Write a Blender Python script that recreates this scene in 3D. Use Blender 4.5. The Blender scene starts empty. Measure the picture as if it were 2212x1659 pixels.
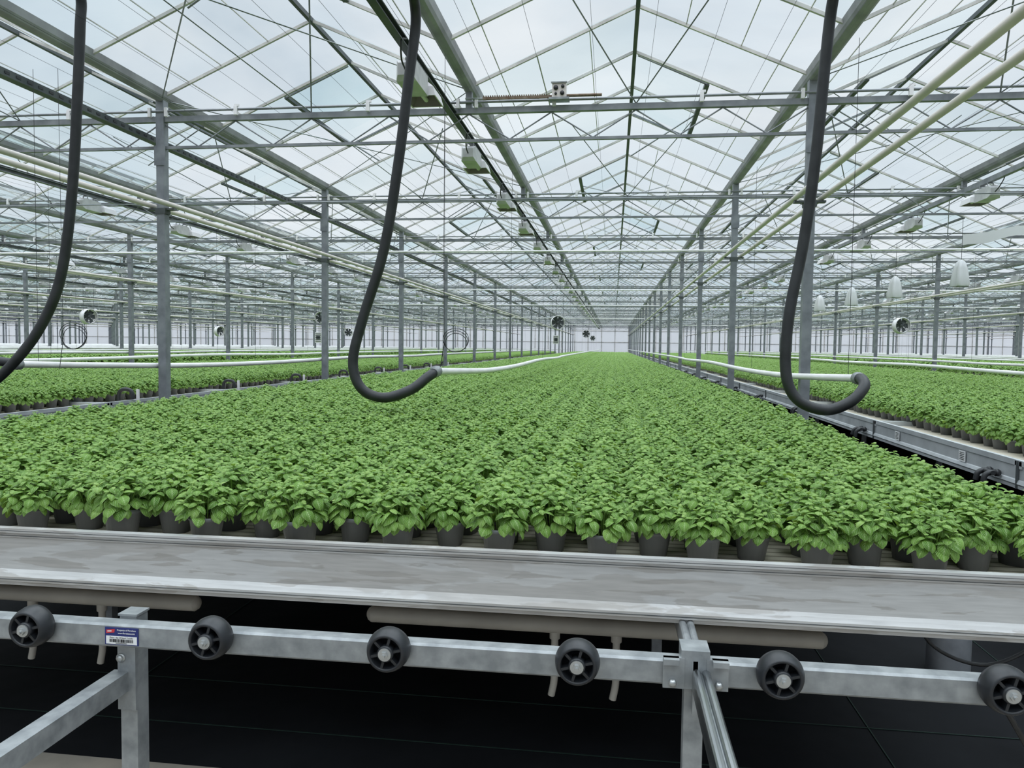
import bpy, math, random
from mathutils import Vector, Matrix
random.seed(7)
H=1.6
scene=bpy.context.scene
scene.view_settings.view_transform='Standard'
scene.view_settings.look='None'
COL=scene.collection

# ---------------------------------------------------------------- materials
def new_mat(name):
    m=bpy.data.materials.new(name); m.use_nodes=True
    nt=m.node_tree
    return m,nt,nt.nodes['Principled BSDF'],nt.nodes['Material Output']
def mat(name,c,metal=0.0,rough=0.6,c2=None,scale=6.0,bump=0.0,detail=4.0,stretch=None,lo=0.35,hi=0.65):
    m,nt,b,o=new_mat(name)
    b.inputs['Base Color'].default_value=(*c,1)
    b.inputs['Metallic'].default_value=metal
    b.inputs['Roughness'].default_value=rough
    if c2 is not None or bump:
        tc=nt.nodes.new('ShaderNodeTexCoord'); mp=nt.nodes.new('ShaderNodeMapping')
        nt.links.new(tc.outputs['Object'],mp.inputs[0])
        if stretch: mp.inputs['Scale'].default_value=stretch
        n=nt.nodes.new('ShaderNodeTexNoise'); n.inputs['Scale'].default_value=scale; n.inputs['Detail'].default_value=detail
        nt.links.new(mp.outputs[0],n.inputs['Vector'])
        if c2 is not None:
            r=nt.nodes.new('ShaderNodeValToRGB')
            r.color_ramp.elements[0].position=lo; r.color_ramp.elements[0].color=(*c,1)
            r.color_ramp.elements[1].position=hi; r.color_ramp.elements[1].color=(*c2,1)
            nt.links.new(n.outputs[0],r.inputs[0]); nt.links.new(r.outputs[0],b.inputs['Base Color'])
        if bump:
            bp=nt.nodes.new('ShaderNodeBump'); bp.inputs['Strength'].default_value=bump; bp.inputs['Distance'].default_value=0.01
            nt.links.new(n.outputs[0],bp.inputs['Height']); nt.links.new(bp.outputs[0],b.inputs['Normal'])
    return m
M_galv=mat('galvanised_steel',(0.23,0.245,0.255),0.4,0.42,(0.37,0.385,0.395),18.0,0.05)
M_post=mat('post_steel',(0.18,0.19,0.21),0.3,0.5,(0.26,0.275,0.295),9.0)
M_gutter=mat('gutter_alu',(0.23,0.23,0.24),0.3,0.5,(0.34,0.34,0.35),4.0)
M_truss=mat('truss_steel',(0.17,0.18,0.195),0.35,0.5,(0.29,0.30,0.315),5.0)
M_bar=mat('glazing_bar',(0.68,0.65,0.62),0.1,0.5,(0.42,0.405,0.385),3.0)
M_dark=mat('dark_bar',(0.05,0.06,0.065),0.2,0.5,(0.10,0.11,0.11),3.0)
M_white=mat('white_paint',(0.86,0.83,0.84),0.0,0.4,(0.76,0.73,0.74),3.0)
M_cream=mat('cream_pipe',(0.74,0.67,0.63),0.0,0.4,(0.64,0.58,0.545),3.0)
M_rubber=mat('black_rubber',(0.012,0.013,0.015),0.0,0.45,(0.024,0.025,0.028),10.0,0.1)
M_wire=mat('wire',(0.04,0.04,0.045),0.3,0.5)
M_lamp=mat('lamp_body',(0.46,0.45,0.46),0.1,0.5,(0.60,0.59,0.59),8.0)
M_lamp2=mat('lamp_reflector',(0.76,0.73,0.75),0.1,0.45)
M_lampin=mat('lamp_inner_shade',(0.22,0.17,0.20),0.1,0.5)  # reflector inside: shade painted into the colour, muting green light bounced off the crop
M_pot=mat('pot_plastic',(0.12,0.125,0.13),0.0,0.42,(0.165,0.17,0.175),5.0)
M_soil=mat('soil',(0.03,0.02,0.012),0.0,0.9,(0.06,0.04,0.025),60.0,0.5)
M_stem=mat('stem_green',(0.20,0.34,0.07),0.0,0.5)
M_beige=mat('drain_pipe_plastic',(0.38,0.355,0.315),0.0,0.5,(0.31,0.29,0.26),5.0)
M_conc=mat('concrete',(0.30,0.265,0.22),0.0,0.85,(0.23,0.21,0.18),5.0,0.2)
M_chrome=mat('polished_rail',(0.5,0.52,0.53),0.95,0.25,(0.33,0.35,0.36),8.0,0.0,4.0,(6,0.6,6))
M_bolt=mat('zinc_bolt',(0.50,0.51,0.51),0.8,0.35)
M_hub=mat('wheel_plastic',(0.010,0.011,0.014),0.0,0.36,(0.020,0.022,0.026),12.0)
M_rust=mat('rusty_rack',(0.12,0.07,0.045),0.4,0.7,(0.25,0.2,0.15),20.0)
M_rail=mat('table_alu',(0.46,0.48,0.50),0.3,0.42,(0.58,0.60,0.62),6.0)
M_labelw=mat('label_white',(0.8,0.8,0.8),0.0,0.4)
M_labelb=mat('label_blue',(0.015,0.025,0.15),0.0,0.4)
M_red=mat('label_red',(0.6,0.04,0.05),0.0,0.4)
M_ink=mat('ink',(0.01,0.01,0.012),0.0,0.5)
M_bag=mat('plastic_bag',(0.66,0.66,0.67),0.0,0.4)

def stained():
    m,nt,b,o=new_mat('stained_aluminium')
    b.inputs['Metallic'].default_value=0.2
    L=nt.links
    tc=nt.nodes.new('ShaderNodeTexCoord')
    def noise(sc,scale,det,dist,loc=(0,0,0)):
        mp=nt.nodes.new('ShaderNodeMapping'); mp.inputs['Scale'].default_value=sc; mp.inputs['Location'].default_value=loc
        L.new(tc.outputs['Object'],mp.inputs[0])
        n=nt.nodes.new('ShaderNodeTexNoise'); n.inputs['Scale'].default_value=scale; n.inputs['Detail'].default_value=det; n.inputs['Distortion'].default_value=dist
        L.new(mp.outputs[0],n.inputs['Vector']); return n
    n1=noise((1.0,1,6.0),1.4,5,.4)
    r1=nt.nodes.new('ShaderNodeValToRGB'); r1.color_ramp.elements[0].position=.51; r1.color_ramp.elements[1].position=.53
    L.new(n1.outputs[0],r1.inputs[0])
    n2=noise((1.8,1,16.0),2.0,6,.4,(4,2,1))
    r2=nt.nodes.new('ShaderNodeValToRGB'); r2.color_ramp.elements[0].position=.57; r2.color_ramp.elements[1].position=.59
    L.new(n2.outputs[0],r2.inputs[0])
    n3=noise((3,3,40),3.0,6,.0)
    a=nt.nodes.new('ShaderNodeMix'); a.data_type='RGBA'; a.inputs[6].default_value=(0.56,0.555,0.55,1); a.inputs[7].default_value=(0.475,0.46,0.445,1)
    L.new(r1.outputs[0],a.inputs[0])
    c=nt.nodes.new('ShaderNodeMix'); c.data_type='RGBA'; c.inputs[7].default_value=(0.35,0.325,0.30,1)
    mm=nt.nodes.new('ShaderNodeMath'); mm.operation='MULTIPLY'; mm.inputs[1].default_value=.55; L.new(r2.outputs[0],mm.inputs[0])
    L.new(mm.outputs[0],c.inputs[0]); L.new(a.outputs[2],c.inputs[6])
    d=nt.nodes.new('ShaderNodeMix'); d.data_type='RGBA'; d.blend_type='MULTIPLY'; d.inputs[0].default_value=1
    r3=nt.nodes.new('ShaderNodeMapRange'); r3.inputs[1].default_value=.3; r3.inputs[2].default_value=.7; r3.inputs[3].default_value=.90; r3.inputs[4].default_value=1.08
    L.new(n3.outputs[0],r3.inputs[0]); L.new(c.outputs[2],d.inputs[6]); L.new(r3.outputs[0],d.inputs[7])
    L.new(d.outputs[2],b.inputs['Base Color'])
    rr=nt.nodes.new('ShaderNodeMapRange'); rr.inputs[3].default_value=.34; rr.inputs[4].default_value=.52; L.new(r1.outputs[0],rr.inputs[0]); L.new(rr.outputs[0],b.inputs['Roughness'])
    return m
M_stain=stained()

def slats():
    m,nt,b,o=new_mat('table_liner')
    b.inputs['Roughness'].default_value=0.6
    tc=nt.nodes.new('ShaderNodeTexCoord')
    w=nt.nodes.new('ShaderNodeTexWave'); w.bands_direction='Y'; w.inputs['Scale'].default_value=6; w.inputs['Distortion'].default_value=0.3
    nt.links.new(tc.outputs['Object'],w.inputs['Vector'])
    r=nt.nodes.new('ShaderNodeValToRGB')
    r.color_ramp.elements[0].color=(0.28,0.24,0.18,1); r.color_ramp.elements[1].color=(0.66,0.60,0.50,1)
    r.color_ramp.elements[0].position=0.0; r.color_ramp.elements[1].position=0.3
    nt.links.new(w.outputs[0],r.inputs[0]); nt.links.new(r.outputs[0],b.inputs['Base Color'])
    return m
M_slat=slats()

def leafmat():
    m,nt,b,o=new_mat('basil_leaf')
    L=nt.links
    at=nt.nodes.new('ShaderNodeAttribute'); at.attribute_name='lf'
    sp=nt.nodes.new('ShaderNodeSeparateColor'); L.new(at.outputs['Color'],sp.inputs[0])
    r=nt.nodes.new('ShaderNodeValToRGB')
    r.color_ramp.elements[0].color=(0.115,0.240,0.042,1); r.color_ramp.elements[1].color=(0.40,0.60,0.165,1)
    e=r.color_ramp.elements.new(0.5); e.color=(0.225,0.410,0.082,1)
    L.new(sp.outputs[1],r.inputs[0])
    rib=nt.nodes.new('ShaderNodeValToRGB')
    rib.color_ramp.elements[0].position=0.0; rib.color_ramp.elements[0].color=(0.6,0.6,0.6,1)
    rib.color_ramp.elements[1].position=0.18; rib.color_ramp.elements[1].color=(0,0,0,1)
    e=rib.color_ramp.elements.new(0.8); e.color=(0,0,0,1)
    e=rib.color_ramp.elements.new(1.0); e.color=(0.4,0.4,0.4,1)
    L.new(sp.outputs[0],rib.inputs[0])
    mx=nt.nodes.new('ShaderNodeMix'); mx.data_type='RGBA'
    L.new(rib.outputs[0],mx.inputs[0]); L.new(r.outputs[0],mx.inputs[6]); mx.inputs[7].default_value=(0.48,0.64,0.28,1)
    L.new(mx.outputs[2],b.inputs['Base Color'])
    b.inputs['Roughness'].default_value=0.34
    b.inputs['Specular IOR Level'].default_value=0.5
    a=nt.nodes.new('ShaderNodeMath'); a.operation='MULTIPLY'; a.inputs[1].default_value=-0.4; L.new(sp.outputs[0],a.inputs[0])
    s=nt.nodes.new('ShaderNodeMath'); s.operation='ADD'; L.new(a.outputs[0],s.inputs[0]); L.new(sp.outputs[2],s.inputs[1])
    k=nt.nodes.new('ShaderNodeMath'); k.operation='MULTIPLY'; k.inputs[1].default_value=24; L.new(s.outputs[0],k.inputs[0])
    sn=nt.nodes.new('ShaderNodeMath'); sn.operation='SINE'; L.new(k.outputs[0],sn.inputs[0])
    ab=nt.nodes.new('ShaderNodeMath'); ab.operation='ABSOLUTE'; L.new(sn.outputs[0],ab.inputs[0])
    bp=nt.nodes.new('ShaderNodeBump'); bp.inputs['Strength'].default_value=0.6; bp.inputs['Distance'].default_value=0.003
    L.new(ab.outputs[0],bp.inputs['Height']); L.new(bp.outputs[0],b.inputs['Normal'])
    tr=nt.nodes.new('ShaderNodeBsdfTranslucent'); tr.inputs[0].default_value=(0.38,0.56,0.08,1)
    ms=nt.nodes.new('ShaderNodeMixShader'); ms.inputs[0].default_value=0.25
    L.new(b.outputs[0],ms.inputs[1]); L.new(tr.outputs[0],ms.inputs[2]); L.new(ms.outputs[0],o.inputs[0])
    return m
M_leaf=leafmat()

def glass(name,tA,tB,lo,hi,scol):
    m,nt,b,o=new_mat(name); L=nt.links
    nt.nodes.remove(b)
    tc=nt.nodes.new('ShaderNodeTexCoord')
    n=nt.nodes.new('ShaderNodeTexNoise'); n.inputs['Scale'].default_value=1.1; n.inputs['Detail'].default_value=6; n.inputs['Distortion'].default_value=0.6
    L.new(tc.outputs['Object'],n.inputs['Vector'])
    mp=nt.nodes.new('ShaderNodeMapping'); mp.inputs['Scale'].default_value=(0.625,0.8889,0.0); mp.inputs['Location'].default_value=(-0.10625,0.3689,0)
    L.new(tc.outputs['Object'],mp.inputs[0])
    fl=nt.nodes.new('ShaderNodeVectorMath'); fl.operation='FLOOR'; L.new(mp.outputs[0],fl.inputs[0])
    wn=nt.nodes.new('ShaderNodeTexWhiteNoise'); wn.noise_dimensions='3D'; L.new(fl.outputs[0],wn.inputs[0])
    ad=nt.nodes.new('ShaderNodeMath'); ad.operation='ADD'
    h=nt.nodes.new('ShaderNodeMath'); h.operation='MULTIPLY'; h.inputs[1].default_value=0.45; L.new(wn.outputs[0],h.inputs[0])
    L.new(n.outputs[0],ad.inputs[0]); L.new(h.outputs[0],ad.inputs[1])
    mr=nt.nodes.new('ShaderNodeMapRange'); mr.inputs[1].default_value=0.35; mr.inputs[2].default_value=1.1; mr.inputs[3].default_value=lo; mr.inputs[4].default_value=hi
    L.new(ad.outputs[0],mr.inputs[0])
    cm=nt.nodes.new('ShaderNodeMix'); cm.data_type='RGBA'; cm.inputs[6].default_value=(*tA,1); cm.inputs[7].default_value=(*tB,1)
    sc=nt.nodes.new('ShaderNodeSeparateColor'); L.new(wn.outputs[1],sc.inputs[0]); 
    pw=nt.nodes.new('ShaderNodeMath'); pw.operation='POWER'; pw.inputs[1].default_value=2.0; L.new(sc.outputs[1],pw.inputs[0]); L.new(pw.outputs[0],cm.inputs[0])
    t=nt.nodes.new('ShaderNodeBsdfTransparent'); L.new(cm.outputs[2],t.inputs[0])
    s=nt.nodes.new('ShaderNodeBsdfTranslucent'); s.inputs[0].default_value=(*scol,1)
    ms=nt.nodes.new('ShaderNodeMixShader'); L.new(mr.outputs[0],ms.inputs[0]); L.new(t.outputs[0],ms.inputs[1]); L.new(s.outputs[0],ms.inputs[2])
    L.new(ms.outputs[0],o.inputs[0])
    return m
M_glass=glass('roof_glass',(0.98,0.99,0.985),(0.84,0.92,0.92),0.02,0.30,(0.37,0.395,0.41))
M_vent=glass('vent_glass',(0.93,0.97,0.97),(0.86,0.93,0.94),0.02,0.2,(0.36,0.40,0.41))
def sheet():
    m,nt,b,o=new_mat('wall_sheet'); L=nt.links
    b.inputs['Base Color'].default_value=(0.90,0.90,0.92,1)
    t=nt.nodes.new('ShaderNodeBsdfTranslucent'); t.inputs[0].default_value=(0.96,0.96,0.97,1)
    ms=nt.nodes.new('ShaderNodeMixShader'); ms.inputs[0].default_value=0.7
    L.new(b.outputs[0],ms.inputs[1]); L.new(t.outputs[0],ms.inputs[2]); L.new(ms.outputs[0],o.inputs[0])
    return m
M_sheet=sheet()
def groundmat():
    m,nt,b,o=new_mat('ground_cover_fabric'); L=nt.links
    tc=nt.nodes.new('ShaderNodeTexCoord')
    n=nt.nodes.new('ShaderNodeTexNoise'); n.inputs['Scale'].default_value=1.3; n.inputs['Detail'].default_value=6
    L.new(tc.outputs['Object'],n.inputs['Vector'])
    r=nt.nodes.new('ShaderNodeValToRGB'); r.color_ramp.elements[0].position=0.35; r.color_ramp.elements[0].color=(0.003,0.0035,0.005,1)
    r.color_ramp.elements[1].position=0.75; r.color_ramp.elements[1].color=(0.011,0.0125,0.0155,1)
    L.new(n.outputs[0],r.inputs[0]); L.new(r.outputs[0],b.inputs['Base Color'])
    b.inputs['Roughness'].default_value=0.8; b.inputs['Specular IOR Level'].default_value=0.18
    n2=nt.nodes.new('ShaderNodeTexNoise'); n2.inputs['Scale'].default_value=3; L.new(tc.outputs['Object'],n2.inputs['Vector'])
    bp=nt.nodes.new('ShaderNodeBump'); bp.inputs['Strength'].default_value=0.5; bp.inputs['Distance'].default_value=0.03
    L.new(n2.outputs[0],bp.inputs['Height']); L.new(bp.outputs[0],b.inputs['Normal'])
    return m
M_ground=groundmat()
M_gline=mat('green_thread',(0.006,0.025,0.018),0.0,0.8)

# ---------------------------------------------------------------- mesh builder (z relative to eye height)
class MB:
    def __init__(s): s.v=[];s.f=[];s.m=[];s.s=[]
    def add(s,vs,fs,mi=0,sm=False):
        o=len(s.v); s.v.extend([tuple(x) for x in vs])
        for f in fs: s.f.append(tuple(i+o for i in f)); s.m.append(mi); s.s.append(sm)
    def box(s,c,d,mi=0):
        x,y,z=c;a,b,e=d[0]/2,d[1]/2,d[2]/2
        vs=[(x+i*a,y+j*b,z+k*e) for i in(-1,1) for j in(-1,1) for k in(-1,1)]
        s.add(vs,[(0,1,3,2),(4,6,7,5),(0,4,5,1),(2,3,7,6),(0,2,6,4),(1,5,7,3)],mi)
    def frame(s,d):
        d=d.normalized(); up=Vector((0,0,1))
        if abs(d.z)>0.99: up=Vector((0,1,0))
        a=d.cross(up).normalized(); b=a.cross(d).normalized()
        return a,b
    def beam(s,p,q,w,h,mi=0):
        p=Vector(p);q=Vector(q);a,b=s.frame(q-p)
        vs=[]
        for c in(p,q):
            for i,j in((-1,-1),(1,-1),(1,1),(-1,1)): vs.append(c+a*(i*w/2)+b*(j*h/2))
        s.add(vs,[(0,1,2,3),(7,6,5,4),(0,4,5,1),(1,5,6,2),(2,6,7,3),(3,7,4,0)],mi)
    def tube(s,p,q,r,n=6,mi=0,r2=None,caps=True):
        p=Vector(p);q=Vector(q);a,b=s.frame(q-p); r2=r if r2 is None else r2
        vs=[]
        for c,rr in((p,r),(q,r2)):
            for i in range(n):
                t=2*math.pi*i/n; vs.append(c+a*(math.cos(t)*rr)+b*(math.sin(t)*rr))
        s.add(vs,[(i,(i+1)%n,n+(i+1)%n,n+i) for i in range(n)],mi,n>4)
        if caps: s.add(vs,[tuple(range(n))[::-1],tuple(range(n,2*n))],mi)
    def path(s,pts,r,n=10,mi=0,closed=False):
        P=[Vector(p) for p in pts]; N=len(P); vs=[]
        ref=None
        for i in range(N):
            if closed: d=P[(i+1)%N]-P[i-1]
            else: d=P[min(i+1,N-1)]-P[max(i-1,0)]
            d.normalize()
            if ref is None: a,b=s.frame(d)
            else:
                a=(ref-d*ref.dot(d)).normalized(); b=a.cross(d).normalized()
            ref=a
            for k in range(n):
                t=2*math.pi*k/n; vs.append(P[i]+a*(math.cos(t)*r)+b*(math.sin(t)*r))
        fs=[]
        for i in range(N if closed else N-1):
            j=(i+1)%N
            for k in range(n): fs.append((i*n+k,i*n+(k+1)%n,j*n+(k+1)%n,j*n+k))
        s.add(vs,fs,mi,True)
        if not closed: s.add(vs[:n],[tuple(range(n))],mi); s.add(vs[-n:],[tuple(range(n))],mi)
    def rev(s,c,prof,n=24,mi=0,axis='y',sm=True):
        vs=[]
        for r,t in prof:
            for i in range(n):
                a=2*math.pi*i/n
                if axis=='y': vs.append((c[0]+r*math.cos(a),c[1]+t,c[2]+r*math.sin(a)))
                elif axis=='z': vs.append((c[0]+r*math.cos(a),c[1]+r*math.sin(a),c[2]+t))
                else: vs.append((c[0]+t,c[1]+r*math.cos(a),c[2]+r*math.sin(a)))
        fs=[]
        for j in range(len(prof)-1):
            for i in range(n): fs.append((j*n+i,j*n+(i+1)%n,(j+1)*n+(i+1)%n,(j+1)*n+i))
        s.add(vs,fs,mi,sm)
    def prism(s,prof,p0,p1,axis,mi=0,caps=True):
        n=len(prof); vs=[]
        for t in(p0,p1):
            for a,b in prof: vs.append((t,a,b) if axis=='x' else (a,t,b))
        s.add(vs,[(i,(i+1)%n,n+(i+1)%n,n+i) for i in range(n)],mi)
        if caps: s.add(vs,[tuple(range(n)),tuple(range(n,2*n))],mi)
    def mesh(s,name,mats,h=H):
        me=bpy.data.meshes.new(name)
        me.from_pydata([(x,y,z+h) for x,y,z in s.v],[],s.f)
        for m in mats: me.materials.append(m)
        me.polygons.foreach_set('material_index',s.m)
        me.polygons.foreach_set('use_smooth',s.s)
        me.update(); return me
    def obj(s,name,mats,h=H,loc=(0,0,0),parent=None):
        o=bpy.data.objects.new(name,s.mesh(name,mats,h)); o.location=loc
        COL.objects.link(o)
        if parent: o.parent=parent
        return o
def empty(name,loc=(0,0,0)):
    e=bpy.data.objects.new(name,None); e.location=loc; COL.objects.link(e); e.empty_display_size=0.2; return e
def link(name,me,loc,parent=None):
    o=bpy.data.objects.new(name,me); o.location=loc; COL.objects.link(o)
    if parent:o.parent=parent
    return o
def catmull(P,k=8):
    P=[Vector(p) for p in P]; out=[]
    Q=[P[0]*2-P[1]]+P+[P[-1]*2-P[-2]]
    for i in range(1,len(Q)-2):
        a,b,c,d=Q[i-1],Q[i],Q[i+1],Q[i+2]
        for j in range(k):
            t=j/k
            out.append(0.5*((2*b)+(c-a)*t+(2*a-5*b+4*c-d)*t*t+(3*b-a-3*c+d)*t*t*t))
    out.append(P[-1]); return out

# ---------------------------------------------------------------- layout
XG0=1.77; SP=3.2; D=4.5; Y1=7.46
NL,NR=-26,14
gx=[XG0+SP*i for i in range(NL,NR+1)]
XL,XR=gx[0],gx[-1]
KS=list(range(-4,19)); YK=[Y1+D*k for k in KS]
YB0=YK[0]; YE=YK[-1]+D
ZG=2.50; ZR=3.20; 
b=MB(); b.box((-18,45,-H-0.05),(180,160,0.1)); b.obj('floor',[M_ground])
b=MB()
b.box((-1,-1.9,-H+0.01),(14,9.04,0.02)); b.obj('concrete_path',[M_conc])
b=MB()
for yy in (2.95,3.35,3.9,4.5): b.box((0,yy,-H+0.003),(8,0.005,0.002))
for xx in (-2.2,1.1,2.0): b.box((xx,9,-H+0.003),(0.005,12,0.002))
b.obj('ground_cover_threads',[M_gline])

b=MB()
def zs(x,rx): return ZR-abs(x-rx)*(ZR-ZG)/1.6
for i in range(len(gx)-1):
    g0,g1=gx[i],gx[i+1]; rx=(g0+g1)/2
    b.add([(g0,YB0,ZG+.03),(g0,YE,ZG+.03),(rx,YE,ZR+.03),(rx,YB0,ZR+.03)],[(0,1,2,3)])
    b.add([(rx,YB0,ZR+.03),(rx,YE,ZR+.03),(g1,YE,ZG+.03),(g1,YB0,ZG+.03)],[(0,1,2,3)])
b.obj('ceiling',[M_glass])

def bay_mesh(par):
    b=MB()
    for i in range(len(gx)-1):
        g0,g1=gx[i],gx[i+1]; rx=(g0+g1)/2
        b.beam((rx,0,ZR),(rx,D,ZR),.040,.045,1)
        for j in range(4):
            y=j*D/4
            b.beam((g0,y,ZG),(rx,y,ZR),.026,.028,0)
            b.beam((rx,y,ZR),(g1,y,ZG),.026,.028,0)
        side=1 if (i+par)%2 else -1
        xo=rx+side*0.78; y0=D/4+0.05; y1=3*D/4-0.05
        zo=zs(xo,rx)-.012
        b.beam((xo,y0,zo),(xo,y1,zo),.05,.035,1)
        for y in(y0,y1): b.beam((rx+side*.04,y,ZR-.02),(xo,y,zo),.022,.022,3)
        b.add([(rx,y0,ZR+.05),(rx,y1,ZR+.05),(xo,y1,zo+.05),(xo,y0,zo+.05)],[(0,1,2,3)],2)
        b.tube((rx,(y0+y1)/2,2.36),(xo,(y0+y1)/2,zo),.009,4,3)
        for q in(.45,.95,1.3):
            for sd in(-1,1):
                if sd==side and q<1: continue
                xm=rx+sd*q
                b.beam((xm,0,zs(xm,rx)+.012),(xm,D,zs(xm,rx)+.012),.008,.008,0)
    return b.mesh('roof_bay_%d'%par,[M_bar,M_dark,M_vent,M_truss],h=H)
bm=[bay_mesh(0),bay_mesh(1)]
for n,y in enumerate(YK): link('roof_glazing_frame',bm[n%2],(0,y,0))
b=MB(); pr=[(-.07,.05),(-.06,-.01),(-.045,-.04),(-.02,-.055),(.02,-.055),(.045,-.04),(.06,-.01),(.07,.05)]
b.prism([(x,z+ZG) for x,z in pr],YB0,YE,'y'); gm=b.mesh('roof_gutter',[M_gutter])
for g in gx: link('roof_gutter',gm,(g,0,0))
b=MB(); ZT=2.27; ZB=1.985
b.beam((XL+.2,0,ZT),(XR-.2,0,ZT),.055,.055,0)
b.tube((XL+.2,-.045,ZT+.072),(XR-.2,-.045,ZT+.072),.013,6,0)
b.beam((XL+.2,0,ZB),(XR-.2,0,ZB),.032,.028,0)
x=XL; k=0
while x<XR-.01:
    za,zb=(ZT-.03,ZB+.01) if k%2==0 else (ZB+.01,ZT-.03)
    b.tube((x,0,za),(x+.4,0,zb),.0075,5,0); x+=.4; k+=1
for g in gx[1:-1]:
    b.box((g,0,(ZT+ZG)/2-.0),(.06,.06,ZG-ZT-.05),0)
    for dx in(.83,2.2):
        b.box((g+dx,-.055,ZT+.055),(.035,.03,.085),1)
        b.box((g+dx+.01,-.055,ZT+.108),(.05,.02,.02),1)
    b.box((g+.08,-.055,ZT+.06),(.03,.03,.09),1)
    b.box((g-.10,-.055,ZT+.06),(.03,.03,.09),1)
    rx=g+1.6
    if rx<XR:
        for sx in(-1,1):
            for sy in(-1,1):
                b.tube((rx,0,ZT+.03),(rx+sx*.75,sy*1.9,zs(rx+.75,rx)-.02),.007,4,0)
tm=b.mesh('roof_truss',[M_truss,M_white])
for y in YK[1:]: link('roof_truss',tm,(0,y,0))
b=MB()
for i in range(6,len(gx)-5,1):
    if i%2: continue
    for k in (0,1,3,5,8):
        y=YK[4]+D*(k-1)
        b.tube((gx[i],y,ZG-.03),(gx[i+1],y+D,ZG-.03),.006,4)
        b.tube((gx[i+1],y,ZG-.03),(gx[i],y+D,ZG-.03),.006,4)
b.obj('wind_bracing_rods',[M_truss])
b=MB()
x=-14.0
while x<11:
    b.tube((x,-4,2.345),(x,YE-.3,2.345),.0016,3,0,caps=False); x+=.46
b.obj('screen_support_wires',[M_wire])
def post_mesh():
    b=MB()
    b.box((0,0,(ZT-H)/2+.1),(.085,.085,H+ZT+.18),0)
    b.box((0,0,-H+.01),(.2,.2,.02),0)
    b.box((0,0,1.36),(.28,.06,.02),1)
    b.box((0,0,1.34),(.11,.10,.06),1)
    b.box((0,-.046,1.9),(.12,.006,.2),0)
    return b.mesh('steel_post',[M_post,M_dark])
pm=post_mesh()
post_x=[g for i,g in enumerate(gx) if (i+NL)%2==0 and XL+1<g<XR-1]
for px in post_x:
    for y in YK[1:]:
        if px<-45 and y<40: continue
        link('steel_post',pm,(px,y,0))
for px in post_x:
    if px<-50: continue
    b=MB()
    b.tube((px-.125,-4,1.40),(px-.125,YE-1,1.40),.026,10)
    b.tube((px+.115,-4,1.40),(px+.115,YE-1,1.40),.026,10)
    b.obj('overhead_heating_pipe',[M_cream])
for i,g in enumerate(gx):
    if g<-40 or g>30: continue
    x=g-.09 if (i+NL)%2==0 else g+.13
    b=MB()
    pts=[(x,5.6,-.195),(x,6.6,-.225),(x,8.2,-.262),(x,10.5,-.268),(x,14,-.24),(x,18,-.262),(x,24,-.245),(x,60,-.25),(x,YE-3,-.25)]
    b.path(catmull(pts,4),.028,10)
    yy=5.8
    while yy<60:
        if abs(x)<16: 
            b.tube((x,yy,-.22),(x,yy,2.2),.0022,3,1,caps=False)
        yy+=D if yy>7 else 3.9
    b.obj('crop_heating_pipe',[M_white,M_wire])
# ---- hanging hoses fed from overhead supply pipes
h2=[(-1.40,5.1,2.41),(-1.41,5.28,2.40),(-1.425,5.4,2.25),(-1.47,5.4,1.90),(-1.545,5.4,1.30),(-1.65,5.4,.68),(-1.80,5.38,.18),(-1.865,5.36,-.124),(-1.805,5.36,-.315),(-1.648,5.38,-.385),(-1.458,5.42,-.33),(-1.345,5.5,-.235),(-1.30,5.59,-.195)]
h3=[(1.38,5.1,2.41),(1.38,5.26,2.39),(1.373,5.38,2.20),(1.35,5.4,1.85),(1.314,5.4,1.308),(1.252,5.4,.728),(1.167,5.38,.233),(1.151,5.36,-.142),(1.223,5.34,-.33),(1.397,5.32,-.40),(1.56,5.33,-.345),(1.66,5.38,-.25),(1.68,5.48,-.20),(1.68,5.59,-.195)]
h1=[(-3.96,5.0,2.67),(-3.965,5.22,2.67),(-3.98,5.38,2.56),(-4.0,5.4,2.35),(-4.03,5.4,1.86),(-4.09,5.4,1.107),(-4.18,5.38,.479),(-4.33,5.34,.09),(-4.53,5.28,-.2),(-4.73,5.26,-.363),(-4.95,5.3,-.42),(-5.12,5.38,-.34),(-5.08,5.46,-.22),(-4.9,5.5,-.17),(-4.77,5.54,-.18),(-4.72,5.59,-.195)]
for hp in (h1,h2,h3):
    b=MB(); b.path(catmull(hp,8),.037,14); 
    b.rev((hp[-1][0],hp[-1][1]-.02,hp[-1][2]),[(.0,-.03),(.043,-.03),(.043,.03),(.0,.03)],14,1)
    b.obj('black_hose',[M_rubber,M_galv])
b=MB(); b.tube((-2.4,5.05,2.41),(3.2,5.05,2.41),.03,10); b.obj('hose_supply_pipe',[M_cream])
b=MB(); b.tube((-3.96,-4,2.67),(-3.96,5.05,2.67),.03,10); b.obj('hose_supply_pipe',[M_cream])
for cx,cz,r in ((-1.2,.04,.10),(-4.4,.04,.12)):
    b=MB()
    for q in range(3):
        pts=[(cx+(r-.008*q)*math.cos(t)*1.0,5.8+.015*math.sin(t*2+q),cz-.01*q+(r-.01*q)*math.sin(t)*.9) for t in [2*math.pi*i/28 for i in range(28)]]
        b.path(pts,.0028,5,0,True)
    b.tube((cx-.09,5.8,cz-.02),(cx-.13,5.8,-.24),.003,4); b.tube((cx-.09,5.8,cz),(cx-.1,5.8,2.2),.002,3)
    b.obj('coiled_cable',[M_wire])

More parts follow.
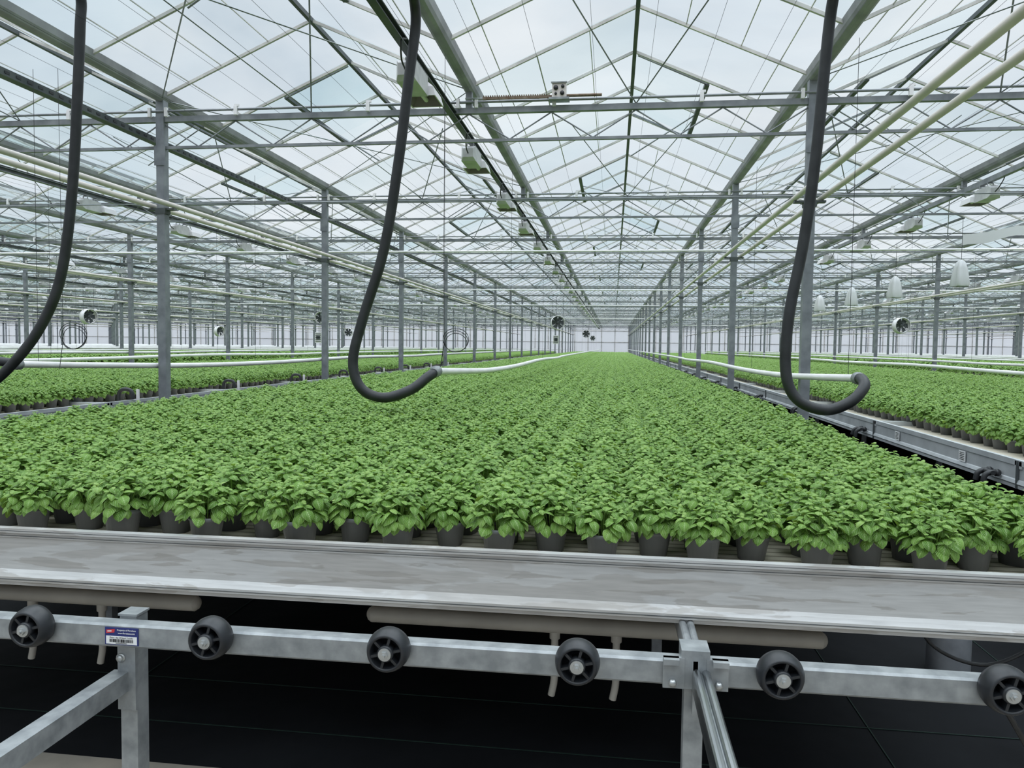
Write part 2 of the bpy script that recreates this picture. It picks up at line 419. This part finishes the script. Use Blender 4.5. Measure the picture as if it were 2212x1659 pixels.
# ---- lamps
def lamp_mesh():
    b=MB()
    vs=[]
    for y,w,z0,z1 in((-.36,.055,-.01,-.10),(-.32,.075,.02,-.135),(.04,.075,.02,-.135),(.08,.05,-.01,-.11)):
        vs+=[(-w,y,z0),(w,y,z0),(w*1.05,y,z1),(-w*1.05,y,z1)]
    fs=[(0,1,2,3),(15,14,13,12)]
    for j in range(3):
        for i in range(4): fs.append((j*4+i,j*4+(i+1)%4,(j+1)*4+(i+1)%4,(j+1)*4+i))
    b.add(vs,fs,0)
    for j in range(7): b.box((0,-.28+j*.045,.026),(.13,.008,.014),0)
    top=[(-.07,.08,-.01),(.07,.08,-.01),(.07,.30,-.01),(-.07,.30,-.01)]
    mid=[(-.115,.055,-.05),(.115,.055,-.05),(.115,.335,-.05),(-.115,.335,-.05)]
    bot=[(-.135,.045,-.125),(.135,.045,-.125),(.135,.35,-.125),(-.135,.35,-.125)]
    inn=[(-.125,.055,-.124),(.125,.055,-.124),(.125,.34,-.124),(-.125,.34,-.124)]
    inn2=[(-.06,.09,-.03),(.06,.09,-.03),(.06,.29,-.03),(-.06,.29,-.03)]
    allv=top+mid+bot+inn+inn2
    fs=[(0,1,2,3)]; fi=[]
    for j in range(4):
        for i in range(4): (fs if j<3 else fi).append((j*4+i,j*4+(i+1)%4,(j+1)*4+(i+1)%4,(j+1)*4+i))
    fi.append((16,17,18,19)); b.add(allv,fs,1); b.add(allv,fi,4)
    b.tube((0,.09,-.08),(0,.30,-.08),.020,8,1)
    for y in(-.22,.0): b.box((0,y,.075),(.07,.02,.012),2); b.box((-.035,y,.045),(.004,.02,.06),2); b.box((.035,y,.045),(.004,.02,.06),2)
    b.path(catmull([(0,-.36,-.06),(.0,-.46,-.02),(.02,-.54,.08),(.03,-.44,.13)],6),.007,6,3)
    return b.mesh('grow_lamp',[M_lamp,M_lamp2,M_galv,M_rubber,M_lampin])
lm=lamp_mesh()
for n in range(-7,5):
    X=-1.58+6.4*n
    b=MB(); b.prism([(X-.03,2.20),(X+.03,2.20),(X+.03,2.21),(X-.02,2.21),(X-.02,2.255),(X+.03,2.255),(X+.03,2.265),(X-.03,2.265)],-3,YE-2,'y')
    b.tube((X+.01,-3,2.275),(X+.01,YE-2,2.275),.010,5,1)
    b.obj('lamp_cable_channel',[M_dark if n==0 else M_truss,M_rubber])
    y=6.05-2.5*2
    while y<88:
        if not(abs(X)>25 and y<25): link('grow_lamp',lm,(X,y,2.115))
        y+=2.5
b=MB(); X=-4.79
b.prism([(X-.04,2.06),(X+.04,2.06),(X+.04,2.12),(X+.034,2.12),(X+.034,2.066),(X-.034,2.066),(X-.034,2.12),(X-.04,2.12)],-3,YE-3,'y')
y=-2.
while y<30: b.box((X+.042,y,2.09),(.004,.05,.02),1); y+=.12
b.tube((X,-3,2.09),(X,YE-3,2.09),.018,6,2)
b.obj('cable_tray',[M_dark,M_wire,M_rubber])
for y,z in((14.2,1.75),(23.2,1.7),(32.2,1.72),(46,1.7),(59,1.7)):
    b=MB(); b.tube((-50,y,z),(30,y,z),.02,6); b.obj('cross_irrigation_pipe',[M_white])
for y,z in((10.0,1.9),(19,1.9)):
    b=MB(); b.tube((-50,y,z),(30,y,z),.008,5); b.obj('cross_conduit',[M_truss])
b=MB()
bx,by,bz=-.55,7.38,2.405
b.box((bx,by,bz),(.13,.11,.13),0)
b.box((bx,by-.06,bz+.068),(.15,.02,.012),1); b.box((bx,by,bz-.075),(.19,.12,.02),1)
for dx,dz,r in((-.03,.02,.022),(.035,.03,.016),(.03,-.03,.02),(-.03,-.035,.012)):
    b.rev((bx+dx,by-.056,bz+dz),[(0,-.012),(r,-.012),(r,0)],14,2)
b.obj('screen_drive_gearbox',[M_cream,M_galv,M_ink])
b=MB()
b.box((-.95,7.36,2.355),(.66,.02,.025),0); 
for i in range(30): b.box((-1.27+i*.0215,7.36,2.373),(.010,.02,.014),0)
b.tube((-.48,7.36,2.36),(-.15,7.36,2.36),.014,6,0); b.tube((-1.45,7.36,2.36),(-1.2,7.36,2.352),.008,6,1)
b.obj('drive_rack',[M_rust,M_galv])

def fan_mesh():
    b=MB(); R=.26
    b.rev((0,0,0),[(R,-.12),(R+.015,-.12),(R+.015,.12),(R,.12),(R,-.12)],28,0)
    for i in range(6):
        a=2*math.pi*i/6
        ca,sa=math.cos(a),math.sin(a); pa,pb=-sa,ca
        vs=[]
        for r,w,tw in((.05,.035,.03),(.14,.07,.03),(.235,.085,.015)):
            for sgn in(-1,1):
                vs.append((ca*r+pa*w*sgn,sgn*tw,sa*r+pb*w*sgn))
        b.add(vs,[(0,1,3,2),(2,3,5,4)],1)
    b.rev((0,0,0),[(0,-.07),(.05,-.06),(.06,-.03),(.06,.10),(0,.10)],16,1)
    for q in(.12,.19,.255):
        b.path([(q*math.cos(t),-.125,q*math.sin(t)) for t in [2*math.pi*i/24 for i in range(24)]],.003,4,2,True)
    for i in range(4):
        a=math.pi/4+i*math.pi/2
        b.tube((0,-.125,0),(math.cos(a)*R,-.125,math.sin(a)*R),.005,4,2)
    for dx in(-.2,.2): b.tube((dx,0,.17),(dx,0,1.15),.006,4,2)
    return b.mesh('circulation_fan',[M_white,M_dark,M_wire],h=0)
fm=fan_mesh()
for x,y,z,rz in((-2.16,29.96,.93,.2),(-1.85,52.46,.88,0),(-18.7,25.46,.87,1.2),(-13.2,33.6,1.18,.1),(9.9,28.3,.87,.2),(-21,38.96,.6,1.2),(-2.0,75,.85,0),(-17,47.96,.75,.2)):
    o=link('circulation_fan',fm,(x,y,z+H)); o.rotation_euler=(0,0,rz)
def bag_mesh():
    b=MB(); n=20; vs=[]
    for z,r in((.22,.015),(.18,.06),(.08,.095),(-.05,.115),(-.18,.135),(-.22,.125)):
        for i in range(n):
            a=2*math.pi*i/n; rr=r*(1+.22*math.sin(a*5)+.12*math.sin(a*3+1)); vs.append((rr*math.cos(a),rr*math.sin(a),z))
    b.add(vs,[(j*n+i,j*n+(i+1)%n,(j+1)*n+(i+1)%n,(j+1)*n+i) for j in range(5) for i in range(n)],0,True)
    b.tube((0,0,.2),(0,0,.9),.004,4,1)
    return b.mesh('plastic_cover_bag',[M_bag,M_wire],h=0)
bgm=bag_mesh()
for y in(13.7,16.7,19.6,22.5): link('plastic_cover_bag',bgm,(5.7,y,1.3+H))
b=MB()
n=16; vs=[]
for i in range(n+1):
    y=12.0+i*.12; s=.02*math.sin(i*.9)
    vs+=[(6.6-i*.05,y,1.95+s*.4),(6.58-i*.05,y,1.83+s-.004*i)]
b.add(vs,[(2*i,2*i+1,2*i+3,2*i+2) for i in range(n)],0,True)
b.obj('rolled_screen_sheet',[M_bag])
for x,y,z in((-2.3,31,.28),(-9.5,24,.2)):
    b=MB(); b.box((x,y,z),(.22,.12,.34),0)
    for i in range(5): b.box((x,y-.065,z-.12+i*.06),(.18,.02,.02),1)
    b.box((x,y-.07,z+.0),(.12,.01,.12),1)
    b.tube((x,y,z+.17),(x,y,2.0),.006,4,2); b.obj('climate_sensor_box',[M_white,M_dark,M_wire])

def wall(name,p0,p1):
    b=MB(); p0=Vector(p0);p1=Vector(p1); d=(p1-p0); Ln=d.length; d.normalize(); nrm=Vector((-d.y,d.x,0))
    c=(p0+p1)/2
    def seg(z0,z1,th,mi,off=0):
        q0=p0+nrm*off; q1=p1+nrm*off
        b.beam((q0.x,q0.y,(z0+z1)/2),(q1.x,q1.y,(z0+z1)/2),th,z1-z0,mi)
    seg(-H,ZG,.03,0); seg(-H,-H+.5,.12,1)
    seg(.55,.61,.08,2); seg(1.9,1.96,.08,2)
    t=0
    while t<Ln:
        q=p0+d*t; b.box((q.x,q.y,(ZG-H)/2),(.08,.08,ZG+H),2); t+=1.6
    return b.obj(name,[M_sheet,M_conc,M_bar])
wall('wall_back',(XL,YE,0),(XR,YE,0))
wall('wall_left',(XL,YB0,0),(XL,YE,0))
wall('wall_right',(XR,YB0,0),(XR,YE,0))
b=MB()
for i in range(len(gx)-1):
    b.add([(gx[i],YE,ZG),(gx[i+1],YE,ZG),(gx[i]+1.6,YE,ZR)],[(0,1,2)])
b.obj('trim_1',[M_sheet])

# ---------------------------------------------------------------- tables
def table(name,x0,x1,y0,y1,front=False,detail=True):
    b=MB()
    b.box(((x0+x1)/2,(y0+y1)/2,-.712),(x1-x0-.04,y1-y0-.04,.02),0)
    pf=[(0,-.656),(0,-.672),(.010,-.676),(.010,-.690),(.014,-.692),(.014,-.803),(.002,-.812),(-.014,-.822),(-.014,-.838),(0,-.843),(0,-.855),(.04,-.855),(.04,-.845),(.022,-.835),(.022,-.668),(.03,-.656)]
    if front:
        b.prism([(y0+a,z) for a,z in pf],x0,x1,'x',2)
        for zz in(-.6645,-.684): b.box(((x0+x1)/2,y0+.0005 if zz>-.67 else y0+.0098,zz),(x1-x0,.002,.0018),3)
        b.box(((x0+x1)/2,y0-.0145,-.8305),(x1-x0,.002,.002),3)
    else: b.prism([(y0+a,z) for a,z in pf],x0,x1,'x',1)
    ps=[(0,-.656),(0,-.690),(.008,-.694),(.008,-.775),(0,-.780),(-.008,-.80),(0,-.81),(0,-.83),(.03,-.83),(.02,-.80),(.02,-.668),(.03,-.656)]
    b.prism([(x0+a,z) for a,z in ps],y0,y1,'y',1)
    b.prism([(x1-a,z) for a,z in ps],y0,y1,'y',1)
    y=y0+2.6
    while y<min(y1,60):
        b.box(((x0+x1)/2,y-.025,-.685),(x1-x0,.03,.045),1)
        b.box(((x0+x1)/2,y+.025,-.685),(x1-x0,.03,.045),1)
        b.box((x0-.003,y,-.745),(.014,.012,.17),3); y+=2.6
    if detail:
        w=x1-x0
        for fx in(.22,.775):
            xx=x0+w*fx
            if front and fx>.5: xx=.245
            b.beam((xx,y0+.06,-.90),(xx,min(y1,60),-.90),.045,.06,4)
            y=y0+1.5
            while y<min(y1,60): b.box((xx,y,(-.93-H)/2),(.05,.05,H-.93),4); y+=2.6
    return b.obj(name,[M_slat,M_rail,M_stain,M_dark,M_galv])
YT=78.0
table('growing_table',-3.95,1.47,2.4,YT,True)
table('growing_table',2.45,7.85,2.4,YT)
table('growing_table',-10.75,-5.35,2.4,YT)
for n in(-2,-3,-4,-5,-6): table('growing_table',-4.3+6.4*n,1.1+6.4*n,6 if n>-4 else 12,YT,False,False)
for n in(2,3,4): table('growing_table',-3.95+6.4*n,1.47+6.4*n,6,YT,False,False)

# ---------------------------------------------------------------- basil plants
def leaf(V,F,Cc,MI,origin,az,pitch,roll,L,W,droop,rnd):
    nu,nw=6,6
    base=len(V)
    d=Vector((math.cos(az)*math.cos(pitch),math.sin(az)*math.cos(pitch),math.sin(pitch)))
    side=Vector((-math.sin(az),math.cos(az),0))
    up=d.cross(side)*1.0
    if up.z<0: up=-up
    side2=side*math.cos(roll)+up*math.sin(roll); up2=up*math.cos(roll)-side*math.sin(roll)
    for i in range(nu+1):
        u=i/nu
        wd=W*max(0.0,math.sin(math.pi*min(1,u**0.85)))**0.62
        if i==0: wd=W*.06
        if i==nu: wd=W*.04
        ang=droop*u
        px=L*(math.sin(ang)/droop if abs(droop)>1e-3 else u); pz=-L*((1-math.cos(ang))/droop if abs(droop)>1e-3 else 0)
        nx,nz=math.sin(ang),math.cos(ang)
        for j in range(nw+1):
            w=(j/nw)*2-1
            puff=.42*wd*(1-abs(w)**2.0) - .20*wd*math.exp(-(w*4.0)**2)
            x=px+nx*puff; z=pz+nz*puff
            p=origin+d*x+up2*z+side2*(w*wd*.95)
            V.append(tuple(p)); Cc.append((abs(w),rnd,u,1))
    for i in range(nu):
        for j in range(nw):
            a=base+i*(nw+1)+j
            F.append((a,a+1,a+nw+2,a+nw+1)); MI.append(0)
def plant(seed):
    R=random.Random(seed)
    V=[];F=[];C=[];MI=[]
    HP=.092
    stems=[]; NS=23
    for i in range(NS):
        r=math.sqrt((i+.4)/NS)*.088; a=i*2.39996+R.uniform(-.3,.3)
        stems.append((r,a))
    tubes=MB()
    for r,a in stems:
        q=r/.088
        top=Vector((r*math.cos(a),r*math.sin(a),HP+.124-.064*q*q+R.uniform(-.016,.014)))
        bs=Vector((top.x*.35,top.y*.35,HP-.01))
        tubes.tube(bs,top,.0022,4,1)
        az0=R.uniform(0,6.28); tone=R.uniform(.2,.75)
        for lev,(L,p) in enumerate(((.020,.8),(.034,.35),(.047,.0))):
            for sg in(0,math.pi):
                az=az0+lev*math.pi/2+sg+R.uniform(-.25,.25)
                outw=math.cos(az-a)*q
                LL=L*R.uniform(.85,1.15)
                o=top-Vector((0,0,.009*lev))
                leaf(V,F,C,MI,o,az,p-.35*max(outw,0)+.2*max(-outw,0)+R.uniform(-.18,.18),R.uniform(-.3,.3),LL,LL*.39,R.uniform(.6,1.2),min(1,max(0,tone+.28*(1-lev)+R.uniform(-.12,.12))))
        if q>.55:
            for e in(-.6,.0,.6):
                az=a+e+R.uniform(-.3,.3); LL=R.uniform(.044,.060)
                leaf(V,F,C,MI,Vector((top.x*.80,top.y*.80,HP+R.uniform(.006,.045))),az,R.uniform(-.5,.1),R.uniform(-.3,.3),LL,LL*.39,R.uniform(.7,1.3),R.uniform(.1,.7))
    pot=MB()
    pot.rev((0,0,0),[(0,0.002),(.045,0.0),(.0575,.078),(.062,.079),(.063,.093),(.059,.093),(.057,.084)],20,2,'z')
    pot.rev((0,0,0),[(0,.083),(.058,.083)],16,3,'z')
    for mb in(tubes,pot):
        o=len(V); V+=mb.v; C+=[(0,0,0,1)]*len(mb.v)
        for f,m in zip(mb.f,mb.m): F.append(tuple(i+o for i in f)); MI.append(m)
    me=bpy.data.meshes.new('basil_plant'); me.from_pydata(V,[],F)
    for m in(M_leaf,M_stem,M_pot,M_soil): me.materials.append(m)
    me.polygons.foreach_set('material_index',MI); me.polygons.foreach_set('use_smooth',[True]*len(F))
    ca=me.color_attributes.new('lf','FLOAT_COLOR','POINT'); ca.data.foreach_set('color',[x for c in C for x in c])
    me.update(); return me
pc=bpy.data.collections.new('basil_plant_variants')
for s in range(6):
    o=bpy.data.objects.new('basil_plant_variant',plant(100+s)); pc.objects.link(o)

ng=bpy.data.node_groups.new('scatter_pots','GeometryNodeTree')
ng.interface.new_socket('Geometry',in_out='INPUT',socket_type='NodeSocketGeometry')
ng.interface.new_socket('Scale',in_out='INPUT',socket_type='NodeSocketFloat')
ng.interface.new_socket('Geometry',in_out='OUTPUT',socket_type='NodeSocketGeometry')
N=ng.nodes; gi=N.new('NodeGroupInput'); go=N.new('NodeGroupOutput')
ci=N.new('GeometryNodeCollectionInfo'); ci.inputs['Collection'].default_value=pc; ci.inputs['Separate Children'].default_value=True; ci.inputs['Reset Children'].default_value=True
ip=N.new('GeometryNodeInstanceOnPoints'); ip.inputs['Pick Instance'].default_value=True
rr=N.new('FunctionNodeRandomValue'); rr.data_type='FLOAT_VECTOR'; rr.inputs[0].default_value=(-.04,-.04,0); rr.inputs[1].default_value=(.04,.04,6.283)
ri=N.new('FunctionNodeRandomValue'); ri.data_type='INT'; ri.inputs[4].default_value=0; ri.inputs[5].default_value=5; ri.inputs['Seed'].default_value=3
rs=N.new('FunctionNodeRandomValue'); rs.data_type='FLOAT'; rs.inputs[2].default_value=.90; rs.inputs[3].default_value=1.08; rs.inputs['Seed'].default_value=5
mu=N.new('ShaderNodeMath'); mu.operation='MULTIPLY'
Lk=ng.links
Lk.new(gi.outputs[0],ip.inputs['Points']); Lk.new(ci.outputs[0],ip.inputs['Instance'])
Lk.new(rr.outputs[0],ip.inputs['Rotation']); Lk.new(ri.outputs[2],ip.inputs['Instance Index'])
Lk.new(rs.outputs[1],mu.inputs[0]); Lk.new(gi.outputs[1],mu.inputs[1]); Lk.new(mu.outputs[0],ip.inputs['Scale'])
Lk.new(ip.outputs[0],go.inputs[0])
sid=[s.identifier for s in ng.interface.items_tree if s.name=='Scale'][0]
def scatter(x0,x1,y0,y1,sp,scale=1.0):
    V=[]; nx=int((x1-x0)/sp)
    for i in range(nx+1):
        x=x0+i*sp; j=0
        while True:
            y=y0+j*sp*1.04+(sp*.5 if i%2 else 0); j+=1
            if y>y1: break
            if x<-3 and (-x)>y*1.05+3: continue
            if x>2 and x>y*.70+2.6: continue
            V.append((x+random.uniform(-.012,.012),y+random.uniform(-.012,.012),-.702+H))
    me=bpy.data.meshes.new('basil_plants'); me.from_pydata(V,[],[])
    o=bpy.data.objects.new('basil_plants',me); COL.objects.link(o)
    md=o.modifiers.new('scatter','NODES'); md.node_group=ng; md[sid]=scale
    return len(V)
c=0
c+=scatter(-3.82,1.36,2.54,YT-.3,.172)
c+=scatter(2.80,7.70,2.6,YT-.3,.178)
c+=scatter(-10.6,-5.66,3.5,YT-.3,.178)
for n in(-2,-3,-4,-5,-6): c+=scatter(-4.1+6.4*n,.8+6.4*n,12,YT-.3,.32,1.75)
for n in(2,3,4): c+=scatter(-3.6+6.4*n,1.3+6.4*n,12,YT-.3,.32,1.75)
print('PLANTS',c)

def fitting_r():
    b=MB()
    b.path(catmull([(.015,-.0,-.0),(-.04,0,-.0),(-.075,0,-.02),(-.085,0,-.075)],5),.017,10)
    b.path(catmull([(.015,.10,.0),(-.04,.10,-.0),(-.075,.10,-.02),(-.085,.10,-.065)],5),.017,10)
    b.path([(-.035,-.02,0),(-.035,.12,0)],.016,10)
    for y in(0,.10): b.rev((-.005,y,0),[(.0,-.010),(.024,-.010),(.024,.010),(0,.010)],12,0,'x')
    return b.mesh('black_hose_fitting',[M_rubber],h=0)
fr=fitting_r()
for k in range(9): link('black_hose_fitting',fr,(2.43,5.2+2.6*k,-.765+H))
def fitting_l():
    b=MB()
    b.path(catmull([(0,0,-.12),(0,0,-.0),(.03,0,.05),(.09,.0,.06),(.15,0,.04),(.17,0,-.05)],5),.022,10)
    b.box((.21,.03,-.02),(.03,.02,.16),1)
    return b.mesh('black_hose_elbow',[M_rubber,M_white],h=0)
fl=fitting_l()
for k in range(8): link('black_hose_elbow',fl,(-5.52,8.0+2.35*k,-.60+H))
for y in(5.75,7.0,9.6):
    b=MB(); b.box((2.449,y,-.735),(.003,.10,.075),0)
    for i in range(5): b.box((2.447,y,-.71-i*.012),(.002,.07,.004),1)
    b.obj('rail_label',[M_labelw,M_ink])

# ---------------------------------------------------------------- roller conveyor in the foreground
par=empty('roller_conveyor',(0,2,0))
par_inv=Matrix.Translation((0,-2,0))
def padd(b,name,mats):
    o=b.obj(name,mats); o.parent=par; o.matrix_parent_inverse=par_inv; return o
b=MB()
pf=[(2.0,-.816),(2.006,-.810),(2.044,-.810),(2.05,-.816),(2.05,-.872),(2.044,-.878),(2.006,-.878),(2.0,-.872)]
b.prism(pf,-3.0,2.6,'x')
padd(b,'cross_beam',[M_galv])
b=MB()
b.box((-1.395,2.078,(-.803-H)/2),(.052,.055,H-.803),0); b.box((-1.395,2.078,-.800),(.060,.062,.006),0)
b.box((-1.395,2.046,-.98),(.056,.012,.20),0)
b.rev((-1.412,2.040,-.925),[(0,-.01),(.010,-.01),(.010,0)],6,1)
b.rev((-1.412,2.040,-.925),[(0,-.003),(.014,-.003),(.014,0)],16,1)
b.beam((-1.415,2.05,-.995),(-1.415,-.2,-.995),.050,.058,0)
b.box((-1.395,2.078,-H+.026),(.15,.15,.012),0)
padd(b,'left_leg',[M_galv,M_bolt])
b=MB()
b.box((.225,2.04,(-.872-H)/2),(.05,.05,H-.872),0)
b.box((.225,2.025,-.828),(.072,.08,.10),0)
for sx in(-1,1):
    b.box((.225+sx*.055,1.990,-.838),(.055,.014,.080),0)
    b.box((.225+sx*.062,1.982,-.805),(.04,.028,.014),0)
    for z in(-.862,): b.rev((.225+sx*.058,1.982,z),[(0,-.012),(.010,-.012),(.010,0)],6,1)
b.box((.225,2.00,-.875),(.012,.03,.14),0)
padd(b,'bracket_leg',[M_galv,M_bolt])
def rail(y0,y1,z,x=.235):
    b=MB(); pf=[]
    for cx in(-.012,.012):
        for i in range(7):
            a=math.pi-math.pi*i/6; pf.append((x+cx+.011*math.cos(a),z+.010+.010*math.sin(a)))
    pf+=[(x+.023,z-.035),(x-.023,z-.035)]
    b.prism(pf,y0,y1,'y'); return b
b=rail(-.3,2.0,-.845,.240); padd(b,'guide_rail',[M_chrome])
b=rail(2.05,2.44,-.862,.240); padd(b,'guide_rail_rear',[M_galv])
b=MB(); b.box((.24,.3,(-.885-H)/2),(.05,.05,H-.885)); padd(b,'guide_rail_leg',[M_galv])
def wheel_mesh():
    b=MB()
    b.rev((0,0,0),[(.020,0),(.050,0),(.057,-.004),(.059,-.018),(.057,-.036),(.051,-.052),(.048,-.056),(.044,-.056),(.041,-.052),(.040,-.022),(.014,-.022)],40,0)
    b.rev((0,0,0),[(.014,-.022),(.022,-.024),(.022,-.057),(.018,-.059),(.0,-.059)],24,0)
    for i in range(6):
        a=2*math.pi*i/6+.26
        b.beam((.019*math.cos(a),-.040,.019*math.sin(a)),(.043*math.cos(a),-.040,.043*math.sin(a)),.026,.007,0)
    b.rev((0,0,0),[(.0,-.059),(.0175,-.059),(.0175,-.062),(0,-.0625)],20,1,sm=False)
    b.rev((0,0,0),[(.0105,-.062),(.0105,-.070),(0,-.070)],6,1,sm=False)
    b.rev((0,0,0),[(.0055,-.070),(.005,-.077),(0,-.077)],10,1,sm=False)
    b.rev((0,0,0),[(.012,.004),(.012,-.02)],10,1)
    return b.mesh('roller_wheel',[M_hub,M_bolt],h=0)
wm=wheel_mesh()
for i,x in enumerate((-2.15,-1.64,-1.095,-.586,-.078,.433,.962,1.48)):
    o=link('roller_wheel_%d'%(i+1),wm,(x,1.997,-.821+H)); o.parent=par; o.matrix_parent_inverse=par_inv
LY=1.9985
cx,cz=-1.38,-.844
lab=empty('asset_label',(cx,LY,cz+H))
def ladd(o): o.parent=lab; o.matrix_parent_inverse=Matrix.Translation(-Vector(lab.location))
b=MB(); b.box((cx,1.9985,cz),(.103,.002,.050),0); b.box((cx,1.9975,cz-.011),(.095,.002,.023),1)
rb=random.Random(3); xx=cx-.036
while xx<cx+.036:
    w=rb.choice((.0008,.0012,.002)); b.box((xx,1.9962,cz-.0125),(w,.001,.009),2); xx+=w+rb.choice((.0008,.0012,.0018))
b.add([(cx-.047,1.9968,cz+.008),(cx-.022,1.9968,cz+.011),(cx-.020,1.9968,cz+.021),(cx-.047,1.9968,cz+.018)],[(0,1,2,3)],3)
b.add([(cx-.043,1.9964,cz+.0125),(cx-.030,1.9964,cz+.0135),(cx-.030,1.9964,cz+.0165),(cx-.043,1.9964,cz+.0155)],[(0,1,2,3)],1)
ladd(b.obj('label_plate',[M_labelb,M_labelw,M_ink,M_red]))
def text(s,x,z,size,m,y=1.9962,al='CENTER'):
    cu=bpy.data.curves.new('lettering','FONT'); cu.body=s; cu.size=size; cu.align_x=al; cu.align_y='CENTER'; cu.extrude=.00008; cu.offset=size*.012
    t=bpy.data.objects.new('lettering_tmp',cu); COL.objects.link(t)
    dg=bpy.context.evaluated_depsgraph_get(); me=bpy.data.meshes.new_from_object(t.evaluated_get(dg))
    bpy.data.objects.remove(t)
    me.materials.clear(); me.materials.append(m)
    o=bpy.data.objects.new('lettering',me); o.location=(x,y,z+H); o.rotation_euler=(math.pi/2,0,0); COL.objects.link(o)
    bpy.context.view_layer.update(); ladd(o)
text('Property of Florabess',cx+.016,cz+.0185,.0066,M_labelw)
text('www.florabess.com',cx+.016,cz+.0098,.0066,M_labelw)
text('Phase 1 Bay 30 Bench Transfer',cx,cz-.0040,.0058,M_ink)
text('0000000000000001',cx,cz-.0200,.0045,M_ink)

def drain(x0,x1,legs):
    b=MB(); z=-1.0;y=2.72
    b.path([(x0,y,z),(x1,y,z)],.030,14)
    b.rev((x0,y,z),[(.0,-.02),(.012,-.018),(.022,-.012),(.03,0)],14,0,'x'); b.rev((x1,y,z),[(.03,0),(.022,.012),(.012,.018),(0,.02)],14,0,'x')
    for lx in legs:
        b.path(catmull([(lx,y,z),(lx,y,z-.12),(lx,y,z-.20),(lx-.01,y-.0,z-.26)],4),.013,10)
        b.rev((lx,y,z-.02),[(.019,-.03),(.019,.0)],12,0,'z')
    b.obj('drain_pipe',[M_beige])
drain(-3.4,-1.57,(-2.257,-1.96)); drain(-.87,.73,(-.19,.03))
b=MB(); b.rev((1.69,4.03,-H),[(.10,0),(.10,.34),(.09,.355),(0,.355)],24,0,'z'); b.obj('post_footing',[M_post])
b=MB(); b.path(catmull([(1.1,2.9,-.86),(1.15,2.9,-1.05),(1.35,2.9,-1.12),(1.55,2.9,-1.0),(1.62,2.9,-.86)],8),.007,6)
b.path(catmull([(1.0,2.1,-.88),(1.15,2.2,-1.1),(1.3,2.4,-1.3),(1.45,2.7,-1.59)],8),.008,6); b.obj('black_cable',[M_rubber])

# ---------------------------------------------------------------- world: overcast sky, brighter towards the zenith
w=bpy.data.worlds.new('overcast_sky'); scene.world=w; w.use_nodes=True; nt=w.node_tree
bg=nt.nodes['Background']
tc=nt.nodes.new('ShaderNodeTexCoord'); mp=nt.nodes.new('ShaderNodeMapping'); mp.inputs['Scale'].default_value=(1,1,2.5)
n=nt.nodes.new('ShaderNodeTexNoise'); n.inputs['Scale'].default_value=2.2; n.inputs['Detail'].default_value=7; n.inputs['Distortion'].default_value=.4
r=nt.nodes.new('ShaderNodeValToRGB')
r.color_ramp.elements[0].position=.36; r.color_ramp.elements[0].color=(0.56,0.64,0.72,1)
r.color_ramp.elements[1].position=.66; r.color_ramp.elements[1].color=(0.86,0.89,0.92,1)
nt.links.new(tc.outputs['Generated'],mp.inputs[0]); nt.links.new(mp.outputs[0],n.inputs['Vector']); nt.links.new(n.outputs[0],r.inputs[0]); nt.links.new(r.outputs[0],bg.inputs[0])
sx=nt.nodes.new('ShaderNodeSeparateXYZ'); nt.links.new(tc.outputs['Generated'],sx.inputs[0])
mr=nt.nodes.new('ShaderNodeMapRange'); mr.interpolation_type='SMOOTHSTEP'
mr.inputs[1].default_value=.38; mr.inputs[2].default_value=.90; mr.inputs[3].default_value=1.0; mr.inputs[4].default_value=5.0
nt.links.new(sx.outputs[2],mr.inputs[0]); nt.links.new(mr.outputs[0],bg.inputs[1])

# ---------------------------------------------------------------- camera
yc=Vector((219,79.5,-1660)).normalized(); xc=Vector((12580,-234.5,1660)).normalized()
xc=(xc-yc*xc.dot(yc)).normalized(); zc=xc.cross(yc)
cam=bpy.data.cameras.new('camera'); co=bpy.data.objects.new('camera',cam); COL.objects.link(co)
co.matrix_world=Matrix.Translation((0,0,H))@Matrix((xc,yc,zc)).to_4x4()
cam.sensor_width=36; cam.lens=1660/2212*36; cam.clip_start=.05; cam.clip_end=600
scene.camera=co
